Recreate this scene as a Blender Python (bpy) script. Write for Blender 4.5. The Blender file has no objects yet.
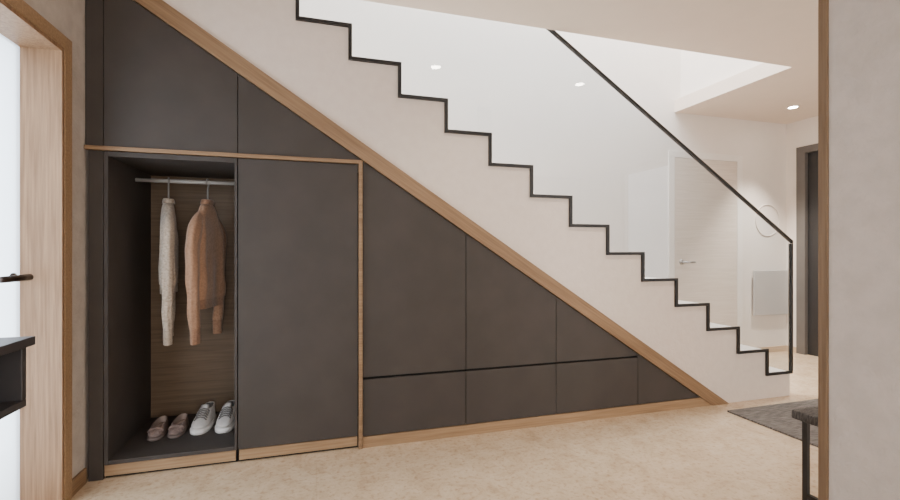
import bpy, bmesh, math, random
from mathutils import Vector, Matrix
random.seed(4)
PI = math.pi
SC = bpy.context.scene
COL = SC.collection

# ------------------------------------------------------------------ helpers
def lin(c):
    return tuple(((v/255)/12.92 if v/255 <= .04045 else ((v/255+.055)/1.055)**2.4) for v in c) + (1,)

def nodes(name):
    m = bpy.data.materials.new(name); m.use_nodes = True
    nt = m.node_tree
    return m, nt, nt.nodes['Principled BSDF']

def mat(name, c1, c2=None, rough=.5, metal=0, nscale=8, bump=0, bscale=60, spec=.5, detail=4, stretch=(1,1,1), rot=(0,0,0), pos=(.35,.65)):
    m, nt, b = nodes(name)
    N, L = nt.nodes, nt.links
    b.inputs['Roughness'].default_value = rough
    b.inputs['Metallic'].default_value = metal
    b.inputs['Specular IOR Level'].default_value = spec
    tc = N.new('ShaderNodeTexCoord'); mp = N.new('ShaderNodeMapping')
    mp.inputs['Scale'].default_value = stretch
    m0 = N.new('ShaderNodeMapping'); m0.inputs['Rotation'].default_value = rot
    L.new(tc.outputs['Object'], m0.inputs['Vector']); L.new(m0.outputs['Vector'], mp.inputs['Vector'])
    if c2 is None:
        c2 = tuple(max(0, v-4) for v in c1)
    no = N.new('ShaderNodeTexNoise'); no.inputs['Scale'].default_value = nscale; no.inputs['Detail'].default_value = detail
    L.new(mp.outputs['Vector'], no.inputs['Vector'])
    cr = N.new('ShaderNodeValToRGB')
    cr.color_ramp.elements[0].position = pos[0]; cr.color_ramp.elements[1].position = pos[1]
    cr.color_ramp.elements[0].color = lin(c1); cr.color_ramp.elements[1].color = lin(c2)
    L.new(no.outputs['Fac'], cr.inputs['Fac']); L.new(cr.outputs['Color'], b.inputs['Base Color'])
    if bump:
        n2 = N.new('ShaderNodeTexNoise'); n2.inputs['Scale'].default_value = bscale; n2.inputs['Detail'].default_value = 5
        L.new(mp.outputs['Vector'], n2.inputs['Vector'])
        bp = N.new('ShaderNodeBump'); bp.inputs['Strength'].default_value = bump; bp.inputs['Distance'].default_value = .01
        L.new(n2.outputs['Fac'], bp.inputs['Height']); L.new(bp.outputs['Normal'], b.inputs['Normal'])
    return m

def wood(name, c1, c2, axis='Z', rough=.5, rot=(0,0,0)):
    a, s = 1.2, 34
    st = {'X': (a, s, s), 'Y': (s, a, s), 'Z': (s, s, a)}[axis]
    return mat(name, c1, c2, rough=rough, nscale=3.2, bump=.12, bscale=9, detail=10, stretch=st, rot=rot, pos=(.32,.68), spec=.3)

def emis(name, c, s):
    m, nt, b = nodes(name)
    b.inputs['Base Color'].default_value = lin(c)
    b.inputs['Emission Color'].default_value = lin(c); b.inputs['Emission Strength'].default_value = s
    return m

def knit(name, c1, c2, scale=90, bump=.4):
    m, nt, b = nodes(name); N, L = nt.nodes, nt.links
    b.inputs['Roughness'].default_value = .95; b.inputs['Specular IOR Level'].default_value = .1
    b.inputs['Sheen Weight'].default_value = .3
    tc = N.new('ShaderNodeTexCoord')
    w = N.new('ShaderNodeTexWave'); w.bands_direction = 'Z'; w.inputs['Scale'].default_value = scale; w.inputs['Distortion'].default_value = 3; w.inputs['Detail'].default_value = 2
    L.new(tc.outputs['Object'], w.inputs['Vector'])
    no = N.new('ShaderNodeTexNoise'); no.inputs['Scale'].default_value = 90; L.new(tc.outputs['Object'], no.inputs['Vector'])
    ad = N.new('ShaderNodeMath'); ad.operation = 'MULTIPLY_ADD'; ad.inputs[1].default_value = .3
    L.new(w.outputs['Fac'], ad.inputs[0]); L.new(no.outputs['Fac'], ad.inputs[2])
    cr = N.new('ShaderNodeValToRGB'); cr.color_ramp.elements[0].position = .35; cr.color_ramp.elements[1].position = .9
    cr.color_ramp.elements[0].color = lin(c2); cr.color_ramp.elements[1].color = lin(c1)
    L.new(ad.outputs[0], cr.inputs['Fac']); L.new(cr.outputs['Color'], b.inputs['Base Color'])
    bp = N.new('ShaderNodeBump'); bp.inputs['Strength'].default_value = bump; bp.inputs['Distance'].default_value = .004
    L.new(ad.outputs[0], bp.inputs['Height']); L.new(bp.outputs['Normal'], b.inputs['Normal'])
    return m

def glass_mat(name, ior, tint):
    m = bpy.data.materials.new(name); m.use_nodes = True
    nt = m.node_tree; N, L = nt.nodes, nt.links; N.remove(N['Principled BSDF'])
    tr = N.new('ShaderNodeBsdfTransparent'); tr.inputs['Color'].default_value = tint
    gl = N.new('ShaderNodeBsdfGlossy'); gl.inputs['Roughness'].default_value = .004
    fr = N.new('ShaderNodeFresnel'); fr.inputs['IOR'].default_value = ior
    ge = N.new('ShaderNodeNewGeometry'); iv = N.new('ShaderNodeMath'); iv.operation = 'SUBTRACT'; iv.inputs[0].default_value = 1
    ml = N.new('ShaderNodeMath'); ml.operation = 'MULTIPLY'
    L.new(ge.outputs['Backfacing'], iv.inputs[1]); L.new(fr.outputs[0], ml.inputs[0]); L.new(iv.outputs[0], ml.inputs[1])
    mx = N.new('ShaderNodeMixShader')
    L.new(ml.outputs[0], mx.inputs[0]); L.new(tr.outputs[0], mx.inputs[1]); L.new(gl.outputs[0], mx.inputs[2])
    L.new(mx.outputs[0], N['Material Output'].inputs['Surface'])
    return m

def stone_mat():
    m, nt, b = nodes('travertine_floor'); N, L = nt.nodes, nt.links
    tc = N.new('ShaderNodeTexCoord')
    n1 = N.new('ShaderNodeTexNoise'); n1.inputs['Scale'].default_value = 7; n1.inputs['Detail'].default_value = 12; n1.inputs['Roughness'].default_value = .78; n1.inputs['Distortion'].default_value = .4
    n2 = N.new('ShaderNodeTexNoise'); n2.inputs['Scale'].default_value = 45; n2.inputs['Detail'].default_value = 8; n2.inputs['Roughness'].default_value = .6
    for n in (n1, n2): L.new(tc.outputs['Object'], n.inputs['Vector'])
    cr = N.new('ShaderNodeValToRGB'); e = cr.color_ramp.elements
    e[0].position = .28; e[0].color = lin((180,153,123)); e[1].position = .72; e[1].color = lin((219,198,171))
    k = e.new(.48); k.color = lin((204,180,150))
    L.new(n1.outputs['Fac'], cr.inputs['Fac'])
    c2 = N.new('ShaderNodeValToRGB'); c2.color_ramp.elements[0].position = .3; c2.color_ramp.elements[1].position = .48
    c2.color_ramp.elements[0].color = lin((184,152,118)); c2.color_ramp.elements[1].color = (1,1,1,1)
    L.new(n2.outputs['Fac'], c2.inputs['Fac'])
    mx = N.new('ShaderNodeMix'); mx.data_type = 'RGBA'; mx.blend_type = 'MULTIPLY'; mx.inputs[0].default_value = .5
    L.new(cr.outputs['Color'], mx.inputs[6]); L.new(c2.outputs['Color'], mx.inputs[7])
    br = N.new('ShaderNodeTexBrick'); br.inputs['Scale'].default_value = 1; br.inputs['Brick Width'].default_value = 1.2; br.inputs['Row Height'].default_value = .6
    br.inputs['Mortar Size'].default_value = .0014; br.inputs['Color1'].default_value = (1,1,1,1); br.inputs['Color2'].default_value = (.98,.98,.98,1); br.inputs['Mortar'].default_value = (.78,.74,.68,1)
    L.new(tc.outputs['Object'], br.inputs['Vector'])
    m2 = N.new('ShaderNodeMix'); m2.data_type = 'RGBA'; m2.blend_type = 'MULTIPLY'; m2.inputs[0].default_value = .4
    L.new(mx.outputs[2], m2.inputs[6]); L.new(br.outputs['Color'], m2.inputs[7])
    L.new(m2.outputs[2], b.inputs['Base Color'])
    b.inputs['Roughness'].default_value = .24
    bp = N.new('ShaderNodeBump'); bp.inputs['Strength'].default_value = .03; bp.inputs['Distance'].default_value = .01
    L.new(n2.outputs['Fac'], bp.inputs['Height']); L.new(bp.outputs['Normal'], b.inputs['Normal'])
    return m

def box_bm(x0, x1, y0, y1, z0, z1, bm=None):
    bm = bm or bmesh.new()
    vs = [bm.verts.new((x, y, z)) for x in (x0, x1) for y in (y0, y1) for z in (z0, z1)]
    for f in ((0,1,3,2), (4,6,7,5), (0,4,5,1), (2,3,7,6), (0,2,6,4), (1,5,7,3)):
        bm.faces.new([vs[i] for i in f])
    return bm

def prism_bm(pts, y0, y1, bm=None, plane='XZ'):
    bm = bm or bmesh.new()
    def P(p, d):
        return (p[0], d, p[1]) if plane == 'XZ' else ((d, p[0], p[1]) if plane == 'YZ' else (p[0], p[1], d))
    a = [bm.verts.new(P(p, y0)) for p in pts]; b = [bm.verts.new(P(p, y1)) for p in pts]
    n = len(pts)
    bm.faces.new(a); bm.faces.new(b[::-1])
    for i in range(n):
        bm.faces.new((a[i], b[i], b[(i+1) % n], a[(i+1) % n]))
    return bm

def loft_bm(rings, bm=None, cap0=True, cap1=True):
    bm = bm or bmesh.new()
    R = [[bm.verts.new(p) for p in r] for r in rings]
    n = len(R[0])
    for a, b in zip(R, R[1:]):
        for i in range(n):
            bm.faces.new((a[i], a[(i+1) % n], b[(i+1) % n], b[i]))
    if cap0: bm.faces.new(R[0][::-1])
    if cap1: bm.faces.new(R[-1])
    return bm

def tube_bm(path, rad, n=12, bm=None, flat=1.0, rip=0, ph=0, caps=True):
    path = [Vector(p) for p in path]
    if not isinstance(rad, (list, tuple)): rad = [rad]*len(path)
    rings = []; up = None
    for i, p in enumerate(path):
        d = (path[min(i+1, len(path)-1)] - path[max(i-1, 0)]).normalized()
        if up is None:
            up = Vector((0,1,0)) if abs(d.y) < .9 else Vector((1,0,0))
        s = d.cross(up).normalized(); up = s.cross(d).normalized()
        ring = []
        for k in range(n):
            q = 2*PI*k/n
            r = rad[i]*(1 + rip*math.sin(3*q+ph+p.z*9) + rip*.55*math.sin(7*q-ph-p.z*6))
            ring.append(p + s*(math.cos(q)*r) + up*(math.sin(q)*r*flat))
        rings.append(ring)
    return loft_bm(rings, bm, caps, caps)

def cyl_bm(x, y, z0, z1, r, n=32, bm=None, r1=None):
    r1 = r if r1 is None else r1
    ring = lambda z, q: [(x+q*math.cos(2*PI*k/n), y+q*math.sin(2*PI*k/n), z) for k in range(n)]
    return loft_bm([ring(z0, r), ring(z1, r1)], bm)

FOLD = bpy.data.textures.new('cloth_folds', 'CLOUDS'); FOLD.noise_scale = .13; FOLD.noise_depth = 0

def obj(name, bm, m, parent=None, bevel=0, smooth=False, local=False, label=None, sub=0, fold=0):
    bmesh.ops.recalc_face_normals(bm, faces=bm.faces[:])
    if parent is not None and not local:
        off = Vector(parent.location)
        q = parent.parent
        while q: off = off + Vector(q.location); q = q.parent
        bmesh.ops.translate(bm, verts=bm.verts[:], vec=-off)
    if smooth:
        for f in bm.faces: f.smooth = True
    me = bpy.data.meshes.new(name); bm.to_mesh(me); bm.free()
    me.materials.append(m)
    o = bpy.data.objects.new(name, me); COL.objects.link(o)
    if parent is not None: o.parent = parent
    if bevel:
        md = o.modifiers.new('bevel', 'BEVEL'); md.width = bevel; md.segments = 2; md.limit_method = 'ANGLE'
    if sub:
        md = o.modifiers.new('sub', 'SUBSURF'); md.levels = sub; md.render_levels = sub
    if fold:
        md = o.modifiers.new('folds', 'DISPLACE'); md.texture = FOLD; md.strength = fold; md.mid_level = .5; md.texture_coords = 'LOCAL'
    if label: o['label'] = label
    return o

def tag(o, label, cat, group=None):
    o['label'] = label; o['category'] = cat
    if group: o['group'] = group
    return o

def thing(name, label, cat, loc=(0,0,0), rotz=0, group=None):
    o = bpy.data.objects.new(name, None); COL.objects.link(o)
    o.empty_display_size = .1
    o.location = loc; o.rotation_euler = (0, 0, rotz)
    return tag(o, label, cat, group)

def struct(name, bm, m, parent=None, bevel=0, smooth=False):
    o = obj(name, bm, m, parent, bevel, smooth)
    if parent is None: o['kind'] = 'structure'
    return o

# ------------------------------------------------------------------ materials
M_plaster = mat('cream_plaster', (227,214,203), (223,209,198), rough=.9, nscale=20, bump=.18, bscale=55, spec=.2)
M_hall = mat('hall_paint', (233,224,216), (231,222,214), rough=.9, spec=.2)
M_rough = mat('textured_plaster', (204,194,186), (196,186,178), rough=.95, nscale=18, bump=.35, bscale=70, spec=.15)
M_left = mat('grey_plaster', (194,185,176), (182,173,164), rough=.95, nscale=14, bump=.4, bscale=60, spec=.15)
M_ceil = mat('ceiling_paint', (229,214,200), (227,212,198), rough=.9, spec=.2)
M_floor = stone_mat()
M_dark = mat('anthracite_laminate', (71,65,61), (66,61,57), rough=.6, nscale=6, bump=.03, bscale=180, spec=.25, detail=8)
M_dark_in = mat('anthracite_carcass', (70,65,62), (66,61,58), rough=.6, spec=.25)
M_gap = mat('shadow_gap_black', (16,15,14), rough=.9)  # near-black colour stands in for shade inside gaps and under plinths
ANG = math.atan(.654)
WA, WB = (152,123,93), (126,99,73)
M_woodZ = wood('oak_vertical', WA, WB, 'Z')
M_woodX = wood('oak_horizontal', WA, WB, 'X')
M_woodY = wood('oak_depth', WA, WB, 'Y')
M_woodD = wood('oak_diagonal', WA, WB, 'X', rot=(0,-ANG,0))
M_edge = wood('oak_wall_edge', (132,108,83), (108,86,64), 'Z')
M_casing = wood('oak_casing', (158,125,95), (128,98,72), 'Z')
M_back = wood('walnut_back', (114,94,74), (94,77,60), 'X')
M_plinth = wood('plinth_oak', (168,139,107), (144,116,87), 'X')
M_black = mat('black_metal', (22,20,19), rough=.4, spec=.5)
M_steel = mat('brushed_steel', (170,167,163), rough=.35, metal=.8)
M_rail = mat('satin_aluminium', (172,169,164), rough=.35, spec=.6)
M_hook = mat('satin_steel_hook', (140,136,131), rough=.4, spec=.6)
M_glass = glass_mat('clear_glass', 1.95, (.90,.925,.94,1))
M_pane = glass_mat('window_glass', 1.45, (.99,.99,.99,1))
M_tread = mat('pale_tread_stone', (228,217,204), (222,210,198), rough=.5)
M_doorp = wood('pale_oak_laminate', (222,209,197), (208,194,181), 'X')
M_frame = mat('white_door_frame', (236,229,222), rough=.5)
M_darkdoor = mat('charcoal_door', (40,39,40), rough=.5)
M_greyfr = mat('grey_door_frame', (100,96,93), rough=.5)
M_bronze = mat('dark_bronze', (50,38,31), rough=.4, metal=.6)

# ------------------------------------------------------------------ key measures
D = 2.5                      # plane of the cabinet fronts
CZ = 2.44                    # ceiling
YB = 3.62                    # back wall
XL = -1.04                   # left wall
low = lambda x: 1.733 - .654*x     # lower edge of the sloping oak board
upp = lambda x: 1.828 - .654*x     # upper edge

# ------------------------------------------------------------------ setting
struct('floor', box_bm(-1.6, 6, -2.7, 5.2, -.1, 0), M_floor)
bm = prism_bm([(XL,-2.6),(4.85,-2.6),(4.85,YB),(3.377,YB),(3.377,2.478),(XL,2.478)], CZ, CZ+.12, plane='XY')
struct('ceiling', bm, M_ceil)
# upstairs wall set back from the edge of the stairwell opening
struct('wall_upper', box_bm(3.45, 3.6, 2.478, YB, CZ+.12, 3.9), M_hall)
DY0, DY1, DZ = 1.40, 2.295, 1.94
bm = prism_bm([(-2.6,0),(DY0,0),(DY0,DZ),(DY1,DZ),(DY1,0),(YB+.15,0),(YB+.15,5),(-2.6,5)], XL-.15, XL, plane='YZ')
struct('wall_left', bm, M_left)
struct('wall_back', box_bm(XL, 5.0, YB, YB+.15, 0, 5), M_hall)
WY0, WY1, WZ0, WZ1 = -1.40, -.34, .05, 2.38
bm = bmesh.new()
box_bm(4.85, 5.0, -2.6, WY0, 0, CZ+.3, bm); box_bm(4.85, 5.0, WY0, WY1, 0, WZ0, bm); box_bm(4.85, 5.0, WY0, WY1, WZ1, CZ+.3, bm)
box_bm(4.85, 5.0, WY1, 2.5, 0, CZ+.3, bm); box_bm(4.85, 5.0, 2.5, 3.507, 2.16, CZ+.3, bm); box_bm(4.85, 5.0, 3.507, YB, 0, CZ+.3, bm)
struct('wall_right', bm, M_hall)
bm = bmesh.new()
for y0, y1, z0, z1 in ((WY0,WY0+.05,WZ0,WZ1),(WY1-.05,WY1,WZ0,WZ1),(WY0+.05,WY1-.05,WZ0,WZ0+.05),(WY0+.05,WY1-.05,WZ1-.05,WZ1)):
    box_bm(4.90, 4.95, y0, y1, z0, z1, bm)
wn = struct('window_1', bm, M_frame)
obj('pane', box_bm(4.92, 4.93, WY0+.05, WY1-.05, WZ0+.05, WZ1-.05), M_pane, wn)
bm = bmesh.new()
box_bm(XL, -.6, -2.75, -2.6, 0, CZ, bm); box_bm(3.9, 5, -2.75, -2.6, 0, CZ, bm)
box_bm(-.6, 3.9, -2.75, -2.6, 2.25, CZ, bm); box_bm(-.6, 3.9, -2.75, -2.6, 0, .25, bm)  # opening here is invented, for the fill lamp
struct('wall_rear', bm, M_plaster)
PX = 1.459
struct('wall_partition', box_bm(PX+.006, PX+.126, -2.6, .9665, 0, CZ), M_rough)
struct('trim_1', box_bm(PX, PX+.132, .967, .993, 0, CZ-.001), M_edge, bevel=.002)

# left door: oak casing, lining, glazed leaf
bm = bmesh.new()
box_bm(XL, XL+.016, DY1, DY1+.06, 0, DZ+.055, bm)
box_bm(XL, XL+.016, DY0-.06, DY0, 0, DZ+.055, bm)
box_bm(XL, XL+.016, DY0, DY1, DZ, DZ+.055, bm)
d1 = struct('door_1', bm, M_plinth, bevel=.0015)
bm = bmesh.new()
box_bm(XL-.15, XL+.014, DY1-.018, DY1-.0005, 0, DZ-.001, bm)
box_bm(XL-.15, XL+.014, DY0+.0005, DY0+.018, 0, DZ-.001, bm)
box_bm(XL-.15, XL+.014, DY0+.018, DY1-.018, DZ-.018, DZ-.001, bm)
obj('door_lining', bm, M_casing, d1)
m = bpy.data.materials.new('frosted_glass'); m.use_nodes = True
nt = m.node_tree; nt.nodes.remove(nt.nodes['Principled BSDF'])
tl = nt.nodes.new('ShaderNodeBsdfTranslucent'); tl.inputs['Color'].default_value = (.88,.94,1,1)
ts = nt.nodes.new('ShaderNodeBsdfTransparent'); ms = nt.nodes.new('ShaderNodeMixShader'); ms.inputs[0].default_value = .4
nt.links.new(tl.outputs[0], ms.inputs[1]); nt.links.new(ts.outputs[0], ms.inputs[2]); nt.links.new(ms.outputs[0], nt.nodes['Material Output'].inputs['Surface'])
obj('door_glass', box_bm(XL-.142, XL-.130, DY0+.019, DY1-.019, .01, DZ-.02), m, d1)
bm = tube_bm([(XL-.129,2.225,.975),(XL-.075,2.225,.975)], .009)
tube_bm([(XL-.075,2.23,.975),(XL-.073,2.17,.975),(XL-.075,2.06,.975)], [.014,.013,.012], bm=bm)
tube_bm([(XL-.129,2.225,.975),(XL-.121,2.225,.975)], .018, n=24, bm=bm)
obj('door_handle', bm, M_bronze, d1, smooth=True)
struct('baseboard_left', box_bm(XL, XL+.012, 2.357, 2.494, 0, .07), M_woodY, bevel=.001)

# back door
d2 = struct('door_2', prism_bm([(3.30,0),(3.37,0),(3.37,1.995),(4.16,1.995),(4.16,0),(4.23,0),(4.23,2.06),(3.30,2.06)], YB-.012, YB-.0005), M_frame, bevel=.002)
obj('door_leaf', box_bm(3.373, 4.157, YB-.011, YB-.002, .006, 1.992), M_doorp, d2)
bm = tube_bm([(3.45,YB-.011,.965),(3.45,YB-.06,.965)], .010)
tube_bm([(3.445,YB-.06,.965),(3.57,YB-.06,.965)], .010, bm=bm)
tube_bm([(3.45,YB-.0115,.965),(3.45,YB-.019,.965)], .026, n=24, bm=bm)
obj('door_handle', bm, M_steel, d2, smooth=True)
M_skirt = wood('pale_skirting', (206,182,154), (192,167,138), 'X')
struct('baseboard_back', box_bm(4.235, 4.848, YB-.012, YB-.0005, 0, .06), M_skirt)
d3 = struct('door_3', prism_bm([(3.507,0),(3.42,0),(3.42,2.09),(2.58,2.09),(2.58,0),(2.5,0),(2.5,2.16),(3.507,2.16)], 4.84, 4.98, plane='YZ'), M_greyfr)
obj('door_leaf', box_bm(4.88, 4.92, 2.582, 3.418, .004, 2.088), M_darkdoor, d3)
struct('baseboard_right', box_bm(4.838, 4.8495, 3.509, YB-.013, 0, .06), M_skirt)

# sloping oak board and oak skirting under the cabinets
T0 = XL+.003
struct('trim_2', prism_bm([(T0,low(T0)),(2.558,low(2.558)),(2.65,0),(2.795,0),(T0,upp(T0))], 2.487, 2.53), M_woodD, bevel=.0015)
struct('trim_3', prism_bm([(.243,0),(2.648,0),(2.556,.06),(.243,.06)], 2.496, 2.515), M_plinth, bevel=.001)
struct('trim_4', prism_bm([(T0,1.555),(.219,1.555),(.219,0),(.240,0),(.240,1.574),(T0,1.574)], 2.486, 2.519), M_woodX, bevel=.001)
struct('trim_5', box_bm(T0+.012, -.967, D, 2.52, 0, 1.553), M_dark, bevel=.001)
struct('trim_6', prism_bm([(T0,1.577),(-.967,1.577),(-.967,low(-.967)-.004),(T0,low(T0)-.004)], D, 2.52), M_dark, bevel=.001)

# ------------------------------------------------------------------ wardrobes
w = thing('open_wardrobe', 'open anthracite wardrobe compartment with oak back holding hanging clothes and shoes', 'wardrobe', (-.675,2.8,0))
X0, X1 = -.964, -.388
obj('side_panel', box_bm(X0, X0+.018, D, 3.09, .068, 1.552), M_dark_in, w, bevel=.001)
obj('side_panel', box_bm(X1-.012, X1, D, 3.09, .068, 1.552), M_dark_in, w, bevel=.001)
obj('top_panel', box_bm(X0+.0185, X1-.0125, D, 3.09, 1.528, 1.552), M_dark_in, w, bevel=.001)
obj('bottom_panel', box_bm(X0+.0185, X1-.0125, D, 3.09, .068, .087), M_dark_in, w, bevel=.001)
obj('back_panel', box_bm(X0+.019, X1-.013, 3.07, 3.088, .0875, 1.5275), M_back, w, label='oak wood back panel')
obj('plinth', box_bm(X0, X1-.008, D+.008, 2.522, .012, .064), M_plinth, w, bevel=.001, label='oak plinth strip')
obj('foot_shade_strip', box_bm(X0, X1, 2.5225, 2.54, 0, .067), M_gap, w)  # black strip painted in as the shadow line under the plinth
RY, RZ = 2.835, 1.467
obj('clothes_rail', tube_bm([(X0+.019,RY,RZ),(X1-.013,RY,RZ)], .0105, n=20), M_rail, w, smooth=True, label='satin metal clothes rail')

w = thing('closed_wardrobe', 'tall closed anthracite wardrobe with plain door, right of the open compartment', 'wardrobe', (-.085,2.8,0))
X0, X1 = -.386, .217
obj('body', box_bm(X0+.002, X1, 2.522, 3.09, .068, 1.552), M_gap, w)
obj('door', box_bm(X0+.003, X1-.002, D, 2.520, .070, 1.551), M_dark, w, bevel=.0015)
obj('plinth', box_bm(X0+.006, X1-.004, D+.008, 2.522, .012, .064), M_plinth, w, bevel=.001, label='oak plinth strip')
obj('foot_shade_strip', box_bm(X0+.002, X1, 2.5225, 2.54, 0, .067), M_gap, w)  # same painted shadow line below the closed unit

def slope_cab(name, label, cat, a, b, zb, door_z, drawer=None):
    t = thing(name, label, cat, ((a+b)/2, 2.8, zb))
    def poly(a, b, z, drop):
        za, zc = low(a)-drop, low(b)-drop
        if zc > z+.001: return [(a,z),(b,z),(b,zc),(a,za)]
        xe = (1.733-drop-z)/.654
        return [(a,z),(xe,z),(a,za)]
    obj('body', prism_bm(poly(a+.002, b-.002, zb, .012), 2.522, 3.05), M_gap, t)
    obj('door', prism_bm(poly(a+.0018, b-.0018, door_z, .004), D, 2.520), M_dark, t, bevel=.0012)
    if drawer:
        obj('drawer_front', box_bm(a+.0018, b-.0018, D, 2.520, drawer[0], drawer[1]), M_dark, t, bevel=.0012)
    return t
slope_cab('upper_cabinet', 'anthracite overhead cabinet with slanted top above the open wardrobe', 'cabinet', -.965, -.385, 1.577, 1.577)
slope_cab('upper_cabinet', 'triangular anthracite overhead cabinet above the closed wardrobe', 'cabinet', -.385, .24, 1.577, 1.577)
slope_cab('under_stair_cabinet', 'tallest slant-topped anthracite under-stair cabinet, next to the wardrobe upright', 'cabinet', .242, .838, .062, .386, (.064,.374))
slope_cab('under_stair_cabinet', 'mid-height slant-topped anthracite under-stair cabinet, second from the wardrobe upright', 'cabinet', .838, 1.43, .062, .386, (.064,.374))
slope_cab('under_stair_cabinet', 'low under-stair cabinet with small slant-topped door above a full drawer', 'cabinet', 1.43, 2.037, .062, .386, (.064,.374))
slope_cab('under_stair_cabinet', 'smallest triangular anthracite cabinet in the tip under the stair foot', 'cabinet', 2.037, 2.6, .062, .064)

# ------------------------------------------------------------------ staircase
RISE, NS = .177, 16
XN = {1: 3.385}
for n in range(2, NS+2): XN[n] = 3.1515 - .2707*(n-2)
prof = []
for n in range(1, NS+1):
    prof += [(XN[n], RISE*(n-1)), (XN[n], RISE*n)]
prof.append((XL+.002, RISE*NS))
st = thing('staircase', 'cream plastered staircase rising to the left above the anthracite cabinets', 'staircase', (1.2,3.0,0))
g = .003
obj('stringer', prism_bm([(2.80,0)] + prof + [(XL+.002, upp(XL+.002)+g)], D, 2.521), M_plaster, st, label='cream plastered stair side')
TH = .035
body = [(2.80,0)]
for n in range(1, NS+1):
    body += [(XN[n], max(0, RISE*(n-1)-TH)), (XN[n], RISE*n-TH)]
body += [(XL+.002, RISE*NS-TH), (XL+.002, upp(XL+.002)+g)]
obj('stair_body', prism_bm(body, 2.5215, YB-.013), M_plaster, st)
for n in range(1, NS+1):
    xe = XN[n+1] if n < NS else XL+.002
    obj('tread', box_bm(xe+.0005, XN[n], 2.5215, YB-.013, RISE*n-TH+.0005, RISE*n), M_tread, st)

# glass balustrade
gb = thing('glass_balustrade', 'frameless glass stair balustrade with black stepped edge and black handrail', 'balustrade', (1.2,2.49,0))
H = .0095
XE = 3.385
def off(d):
    out = [(XE+H, RISE+d)]
    for n in range(1, NS+1):
        if n > 1: out += [(XN[n]+d, RISE*(n-1)+d), (XN[n]+d, RISE*n+d)]
    out.append((XL+.004, RISE*NS+d))
    return out
o1, o0 = off(H), off(-H)
hr = lambda x: 1.152 + .648*(3.380-x)
obj('edge_channel', prism_bm(o1 + o0[::-1], 2.484, 2.4985), M_black, gb, label='black stepped edge strip')
gl = [(XE-.012, o1[0][1])] + o1[1:]
top = [(XL+.004, hr(XL)-.012), (XE-.012, hr(XE-.012)-.012)]
obj('glass_panel', prism_bm([(x, z+.0005) for x, z in gl] + top, 2.487, 2.496), M_glass, gb, label='clear glass panel')
R0 = .010
obj('handrail', prism_bm([(XL+.004, hr(XL)-R0), (XE+H, hr(XE+H)-R0), (XE+H, hr(XE+H)+R0*1.3), (XL+.004, hr(XL)+R0*1.3)], 2.4805, 2.5025), M_black, gb, bevel=.002, label='slim black handrail')
obj('end_post', box_bm(XE-.0115, XE+H, 2.4805, 2.5025, RISE+H+.001, hr(XE+H)-R0), M_black, gb, bevel=.002, label='slim black end post')

# ------------------------------------------------------------------ clothes
K1 = knit('cream_knit', (212,198,182), (156,141,124), 45, .8); K1d = knit('cream_rib', (194,179,162), (150,136,120), 130)
K2 = knit('tan_knit', (180,142,115), (144,109,85), 50, .5); K2d = knit('tan_rib', (164,126,101), (128,96,75), 130)

def hanger(label, x, rotz):
    t = thing('coat_hanger', label, 'hanger', (x, RY, RZ), rotz)
    R = .0175
    path = [(-R,0,-.012)]
    for k in range(0, 11):
        a = math.radians(200 - k*24)
        path.append((R*math.cos(a), 0, R*math.sin(a)))
    path += [(.004,0,-.03), (0,0,-.045), (0,0,-.130)]
    obj('hook', tube_bm(path, .0045, n=10), M_hook, t, smooth=True, local=True)
    obj('shoulder_bar', tube_bm([(-.12,0,-.222),(-.09,0,-.195),(-.05,0,-.165),(0,0,-.138),(.05,0,-.165),(.09,0,-.195),(.12,0,-.222)], [.006,.008,.009,.009,.009,.008,.006], n=12), M_hook, t, smooth=True, local=True)
    return t

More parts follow.
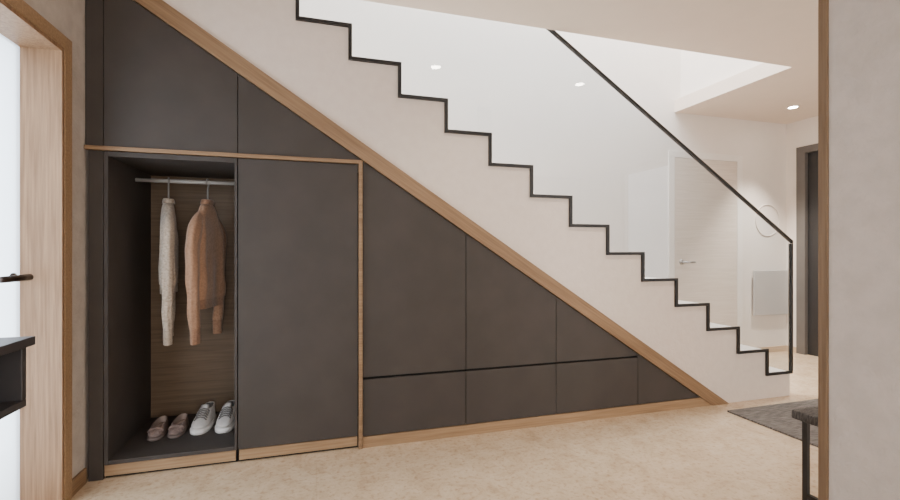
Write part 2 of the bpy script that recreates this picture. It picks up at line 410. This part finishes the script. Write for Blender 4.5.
def sweater(label, x, rotz, kb, kr, hem, cuff, hw, th, seed, sl=1.0, neck=.045, fold=.02, dz=0):
    rnd = random.Random(seed)
    t = thing('sweater', label, 'sweater', (x, RY, RZ), rotz)
    ph = rnd.random()*6
    n = 48
    def ring(z, a, b, rip=0, cx=0):
        out = []
        for k in range(n):
            q = 2*PI*k/n
            r = 1 + rip*math.sin(5*q+ph+z*2) + rip*.6*math.sin(9*q-ph)
            c, s = math.cos(q), math.sin(q)
            out.append((cx + a*math.copysign(abs(c)**.85, c)*(1+rip*.2), b*math.copysign(abs(s)**.8, s)*r, z+dz*max(0, min(1, (z+.5)/.3))))
        return out
    sec = [(-.105,neck,.026,0),(-.118,neck+.025,.030,0),(-.145,.090,.033,.02),(-.18,.125,.036,.03),(-.22,hw*.9,.039,.05),(-.29,hw*.96,th*.92,.12),(-.38,hw*.97,th*.97,.18),(-.48,hw*.98,th,.22),(hem+.15,hw,th*1.02,.24),(hem+.09,hw,th,.24),(hem+.05,hw*.97,th*.94,.2)]
    obj('torso', loft_bm([ring(*s) for s in sec], cap0=False, cap1=False), kb, t, smooth=True, local=True, sub=2, fold=fold)
    obj('hem_band', loft_bm([ring(hem+.056,hw*.955,th*.90,.18), ring(hem+.02,hw*.945,th*.87,.17), ring(hem,hw*.945,th*.86,.17)], cap0=False, cap1=False), kr, t, smooth=True, local=True, sub=2, fold=fold)
    obj('collar', loft_bm([ring(-.108,neck+.003,.031), ring(-.088,neck,.029), ring(-.078,neck-.006,.025), ring(-.086,neck-.012,.021), ring(-.106,neck-.010,.022)], cap0=False, cap1=False), kr, t, smooth=True, local=True, sub=1)
    for s in (-1, 1):
        c = cuff
        f = -.006*s
        w_ = hw if s < 0 else hw*.90
        P = [(s*w_*.62,0,-.180+dz),(s*w_*.86,0,-.215+dz),(s*(w_*.99),f*.3,-.265+dz*.8),(s*(w_*1.04),f*.8,-.33+dz*.4),(s*(w_*1.05),f,-.41),(s*(w_*1.03),f*.6,-.49),(s*(w_*1.01),f*1.1,-.57),(s*(w_*.99),f*.5,-.65),(s*(w_*.97),f*.8,-.72),(s*(w_*.96),f*.2,c+.105),(s*(w_*.95),0,c+.082)]
        R = [q*sl for q in (.030,.040,.047,.050,.048,.046,.044,.041,.039,.037,.033)]
        obj('sleeve', tube_bm(P, R, n=28, flat=.72, rip=.08, ph=ph+s, caps=False), kb, t, smooth=True, local=True, sub=2, fold=fold*.8)
        obj('cuff', tube_bm([(s*w_*.95,0,c+.086),(s*w_*.948,0,c+.06),(s*w_*.945,0,c+.03),(s*w_*.94,0,c)], [.032*sl,.031*sl,.031*sl,.032*sl], n=28, flat=.74, rip=.05, ph=ph+s, caps=False), kr, t, smooth=True, local=True, sub=2, fold=fold*.8)
    return t

ROT1, ROT2 = math.radians(104), math.radians(81)
hanger('steel hanger carrying the cream sweater', -.787, ROT1)
sweater('cream knitted sweater hanging at the left end of the wardrobe rail', -.787, ROT1, K1, K1d, -.62, -.88, .155, .040, 3, .86, .042, .014, -.018)
hanger('steel hanger carrying the tan sweater', -.592, ROT2)
sweater('tan brown knitted sweater hanging beside the cream one', -.592, ROT2, K2, K2d, -.70, -.88, .175, .05, 8, .94, .052, .018, -.018)

# ------------------------------------------------------------------ shoes
S_white = mat('white_leather', (212,208,204), (198,194,190), rough=.5, nscale=20)
S_sole = mat('white_rubber', (232,229,225), rough=.55)
S_lace = mat('grey_lace', (118,114,111), rough=.9)
S_in = mat('grey_lining', (96,92,90), rough=.95)
S_mauve = mat('mauve_suede', (148,129,122), (116,99,93), rough=.9, nscale=60, bump=.4, bscale=120)
S_msole = mat('dark_mauve_sole', (116,102,96), rough=.8)
S_min = mat('pale_mauve_lining', (178,163,155), rough=.9)
def outline(z, x0, x1, w, n=32):
    out = []
    for k in range(n):
        q = 2*PI*k/n
        s = (1-math.cos(q))/2
        hwid = abs(math.sin(q))**.75*(.86 + .28*s - .10*math.sin(s*PI*1.1)**2)
        out.append((x0+(x1-x0)*s, math.copysign(w*hwid, math.sin(q)), z))
    return out
def lv(levels, k=1, wk=1): return [outline(l[0]*k, l[1], l[2], l[3]*wk) for l in levels]
KZ, WK = .88, 1.06
def sneaker(label, loc, rotz):
    t = thing('sneaker', label, 'shoe', loc, rotz)
    obj('sole', loft_bm(lv([(0,.004,.278,.046),(.006,-.002,.286,.050),(.026,-.003,.287,.0505),(.030,0,.284,.048)], KZ, WK)), S_sole, t, smooth=True, local=True)
    obj('upper', loft_bm(lv([(.0302,.002,.281,.0465),(.045,.002,.278,.0465),(.058,.003,.262,.044),(.070,.004,.232,.041),(.082,.004,.198,.038),(.094,.003,.168,.036),(.104,.0,.135,.034),(.108,.003,.13,.031),(.104,.012,.122,.027)], KZ, WK), cap1=False), S_white, t, smooth=True, local=True, sub=1)
    obj('lining', loft_bm(lv([(.104,.0125,.1215,.0265),(.075,.014,.125,.027),(.045,.016,.13,.028)], KZ, WK), cap0=False), S_in, t, smooth=True, local=True)
    tg = loft_bm([[(x, y*wd, z*KZ+dz) for (y, dz) in ((-1,0),(-.5,.004),(0,.006),(.5,.004),(1,0),(.6,-.004),(0,-.003),(-.6,-.004))] for (x, z, wd) in ((.215,.078,.017),(.185,.089,.019),(.155,.103,.021),(.132,.118,.023),(.122,.130,.020))])
    obj('tongue', tg, S_white, t, smooth=True, local=True)
    for k in range(5):
        x = .150 + k*.017; z = (.111 - k*.0068)*KZ
        obj('lace', tube_bm([(x,-.030,z-.014),(x+.002,-.019,z-.001),(x+.003,0,z+.005),(x+.002,.019,z-.001),(x,.030,z-.014)], .004, n=8), S_lace, t, smooth=True, local=True)
    return t
def loafer(label, loc, rotz):
    t = thing('slipper_shoe', label, 'shoe', loc, rotz)
    obj('sole', loft_bm(lv([(0,.003,.246,.040),(.004,0,.252,.043),(.012,0,.252,.043)])), S_msole, t, smooth=True, local=True)
    obj('upper', loft_bm(lv([(.0122,.002,.249,.0415),(.024,.002,.247,.042),(.034,.002,.236,.040),(.042,.002,.215,.0365),(.049,.001,.188,.034),(.053,.002,.176,.033),(.050,.007,.171,.029)]), cap1=False), S_mauve, t, smooth=True, local=True, sub=1)
    obj('lining', loft_bm(lv([(.050,.0075,.1705,.0285),(.032,.009,.174,.029),(.016,.01,.176,.030)]), cap0=False), S_min, t, smooth=True, local=True)
    obj('strap', tube_bm([(.192,-.036,.032),(.194,-.026,.045),(.196,0,.052),(.194,.026,.045),(.192,.036,.032)], .006, n=8, flat=.9), S_mauve, t, smooth=True, local=True)
    return t
FZ = .0872
loafer('mauve textured slip-on shoe nearest the wardrobe side panel', (-.838, 2.935, FZ), math.radians(-90+5))
loafer('mauve textured slip-on shoe standing beside the white sneakers', (-.738, 2.945, FZ), math.radians(-90+3))
sneaker('white lace-up sneaker standing beside the mauve slip-on shoes', (-.603, 2.985, FZ), math.radians(-90-3))
sneaker('white lace-up sneaker standing next to the closed wardrobe side', (-.487, 2.975, FZ), math.radians(-90-1))

# ------------------------------------------------------------------ ceiling downlights
M_bulb = emis('downlight_lens', (255,244,228), 90)
def downlight(label, x, y, power, size=120):
    t = thing('ceiling_downlight', label, 'downlight', (x, y, CZ))
    n = 40
    ring = lambda r, z: [(x+r*math.cos(2*PI*k/n), y+r*math.sin(2*PI*k/n), z) for k in range(n)]
    obj('rim', loft_bm([ring(.036,CZ-.0005), ring(.052,CZ-.0005), ring(.052,CZ-.004), ring(.048,CZ-.007), ring(.038,CZ-.006), ring(.036,CZ-.0005)], cap0=False, cap1=False), M_frame, t, smooth=True)
    obj('lens', cyl_bm(x, y, CZ-.004, CZ-.0006, .0355), M_bulb, t)
    l = bpy.data.lights.new('downlight_spot', 'SPOT'); l.energy = power; l.spot_size = math.radians(size); l.spot_blend = .8; l.shadow_soft_size = .04; l.color = (1,.91,.80)
    lo = bpy.data.objects.new('downlight_spot', l); COL.objects.link(lo); lo.location = (x, y, CZ-.02)
downlight('round ceiling downlight mirrored in the glass near the stair top', .844, 1.756, 36)
downlight('round ceiling downlight mirrored in the glass left of the handrail', 2.057, 1.756, 36)
downlight('round recessed downlight lit in the hall ceiling beyond the handrail', 4.326, 3.165, 300, 75)

# ------------------------------------------------------------------ rug, bench, console, hall wall things
M_rug = mat('woven_rug', (126,117,109), (78,71,66), rough=1, nscale=10, bump=.6, bscale=30, stretch=(1.2,14,1))
tag(obj('rug', box_bm(2.635, 4.3, 1.25, 2.363, .0005, .012), M_rug, bevel=.003), 'dark grey brown woven rug lying on the hall floor', 'rug')
M_seat = mat('dark_woven_seat', (100,94,89), (58,54,51), rough=.9, nscale=50, bump=.6, bscale=140, stretch=(1,4,1))
b = thing('bench', 'low dark bench with black metal legs at the partition end', 'bench', (2.0,1.1,0))
obj('seat', box_bm(1.80, 2.25, .70, 1.325, .42, .455), M_seat, b, bevel=.006, label='grey woven bench seat')
for x in (1.832, 2.225):
    for y in (.725, 1.29):
        obj('leg', box_bm(x-.009, x+.009, y-.009, y+.009, 0, .419), M_black, b, bevel=.001)
    obj('stretcher', box_bm(x-.008, x+.008, .7345, 1.2805, .12, .136), M_black, b)
c = thing('console_shelf', 'charcoal wall-hung open console shelf beside the left door', 'shelf', (-.865,.9,.69))
M_con = mat('charcoal_lacquer', (60,57,58), (56,53,54), rough=.45)
XF = -.705
obj('top_board', box_bm(XL+.001, XF+.012, .3, 1.412, .842, .864), M_con, c, bevel=.0015)
obj('bottom_board', box_bm(XL+.001, XF, .3, 1.398, .690, .708), M_con, c, bevel=.0015)
obj('end_board', box_bm(XL+.001, XF, 1.380, 1.398, .7085, .8415), M_con, c, bevel=.0015)
obj('back_board', box_bm(XL+.001, XL+.013, .3, 1.3795, .7085, .8415), M_con, c)
M_panel = mat('light_grey_panel', (188,184,181), (184,180,177), rough=.6)
p = thing('grey_wall_panel', 'flat light grey panel low on the hall wall behind the glass', 'radiator', (4.6,3.6,.4))  # plain grey slab on a mounting plate
obj('front_panel', box_bm(4.36, 4.83, 3.585, 3.60, .40, .87), M_panel, p, bevel=.004)
obj('mounting_plate', box_bm(4.40, 4.80, 3.6005, YB-.0005, .45, .82), M_panel, p)
M_ring = mat('pale_wire', (230,221,213), rough=.8, spec=.2)
rp = [(4.58+.165*math.cos(2*PI*k/64), YB-.0045, 1.40+.165*math.sin(2*PI*k/64)) for k in range(65)]
tag(obj('wall_hoop', tube_bm(rp, .0035, n=8), M_ring, smooth=True), 'thin pale round hoop hanging on the hall wall above the grey panel', 'wall ornament')

# ------------------------------------------------------------------ light
wd = bpy.data.worlds.new('World'); SC.world = wd; wd.use_nodes = True
bg = wd.node_tree.nodes['Background']; bg.inputs['Color'].default_value = (.92,.96,1,1); bg.inputs['Strength'].default_value = 2.8
def area(name, loc, rot, sx, sy, power, color=(1,1,1)):
    l = bpy.data.lights.new(name, 'AREA'); l.shape = 'RECTANGLE'; l.size = sx; l.size_y = sy; l.energy = power; l.color = color
    o = bpy.data.objects.new(name, l); COL.objects.link(o); o.location = loc; o.rotation_euler = rot
area('rear_fill_light', (1.65,-2.55,1.25), (PI/2,0,0), 4.4, 1.9, 112, (1,.95,.89))  # added soft frontal fill, set in an invented opening behind the camera
area('stairwell_skylight', (1.6,3.05,4.8), (0,0,0), 3.4, .9, 340, (.95,.98,1))
area('door_daylight', (XL-.35,1.85,1.0), (0,-PI/2,0), 1.8, .8, 20, (.9,.95,1))

# ------------------------------------------------------------------ camera
cam = bpy.data.cameras.new('camera'); co = bpy.data.objects.new('camera', cam); COL.objects.link(co)
cam.sensor_width = 36; cam.lens = 18; cam.clip_start = .02
co.location = (0,0,1.085); co.rotation_euler = (PI/2, 0, math.radians(-16.5))
SC.camera = co
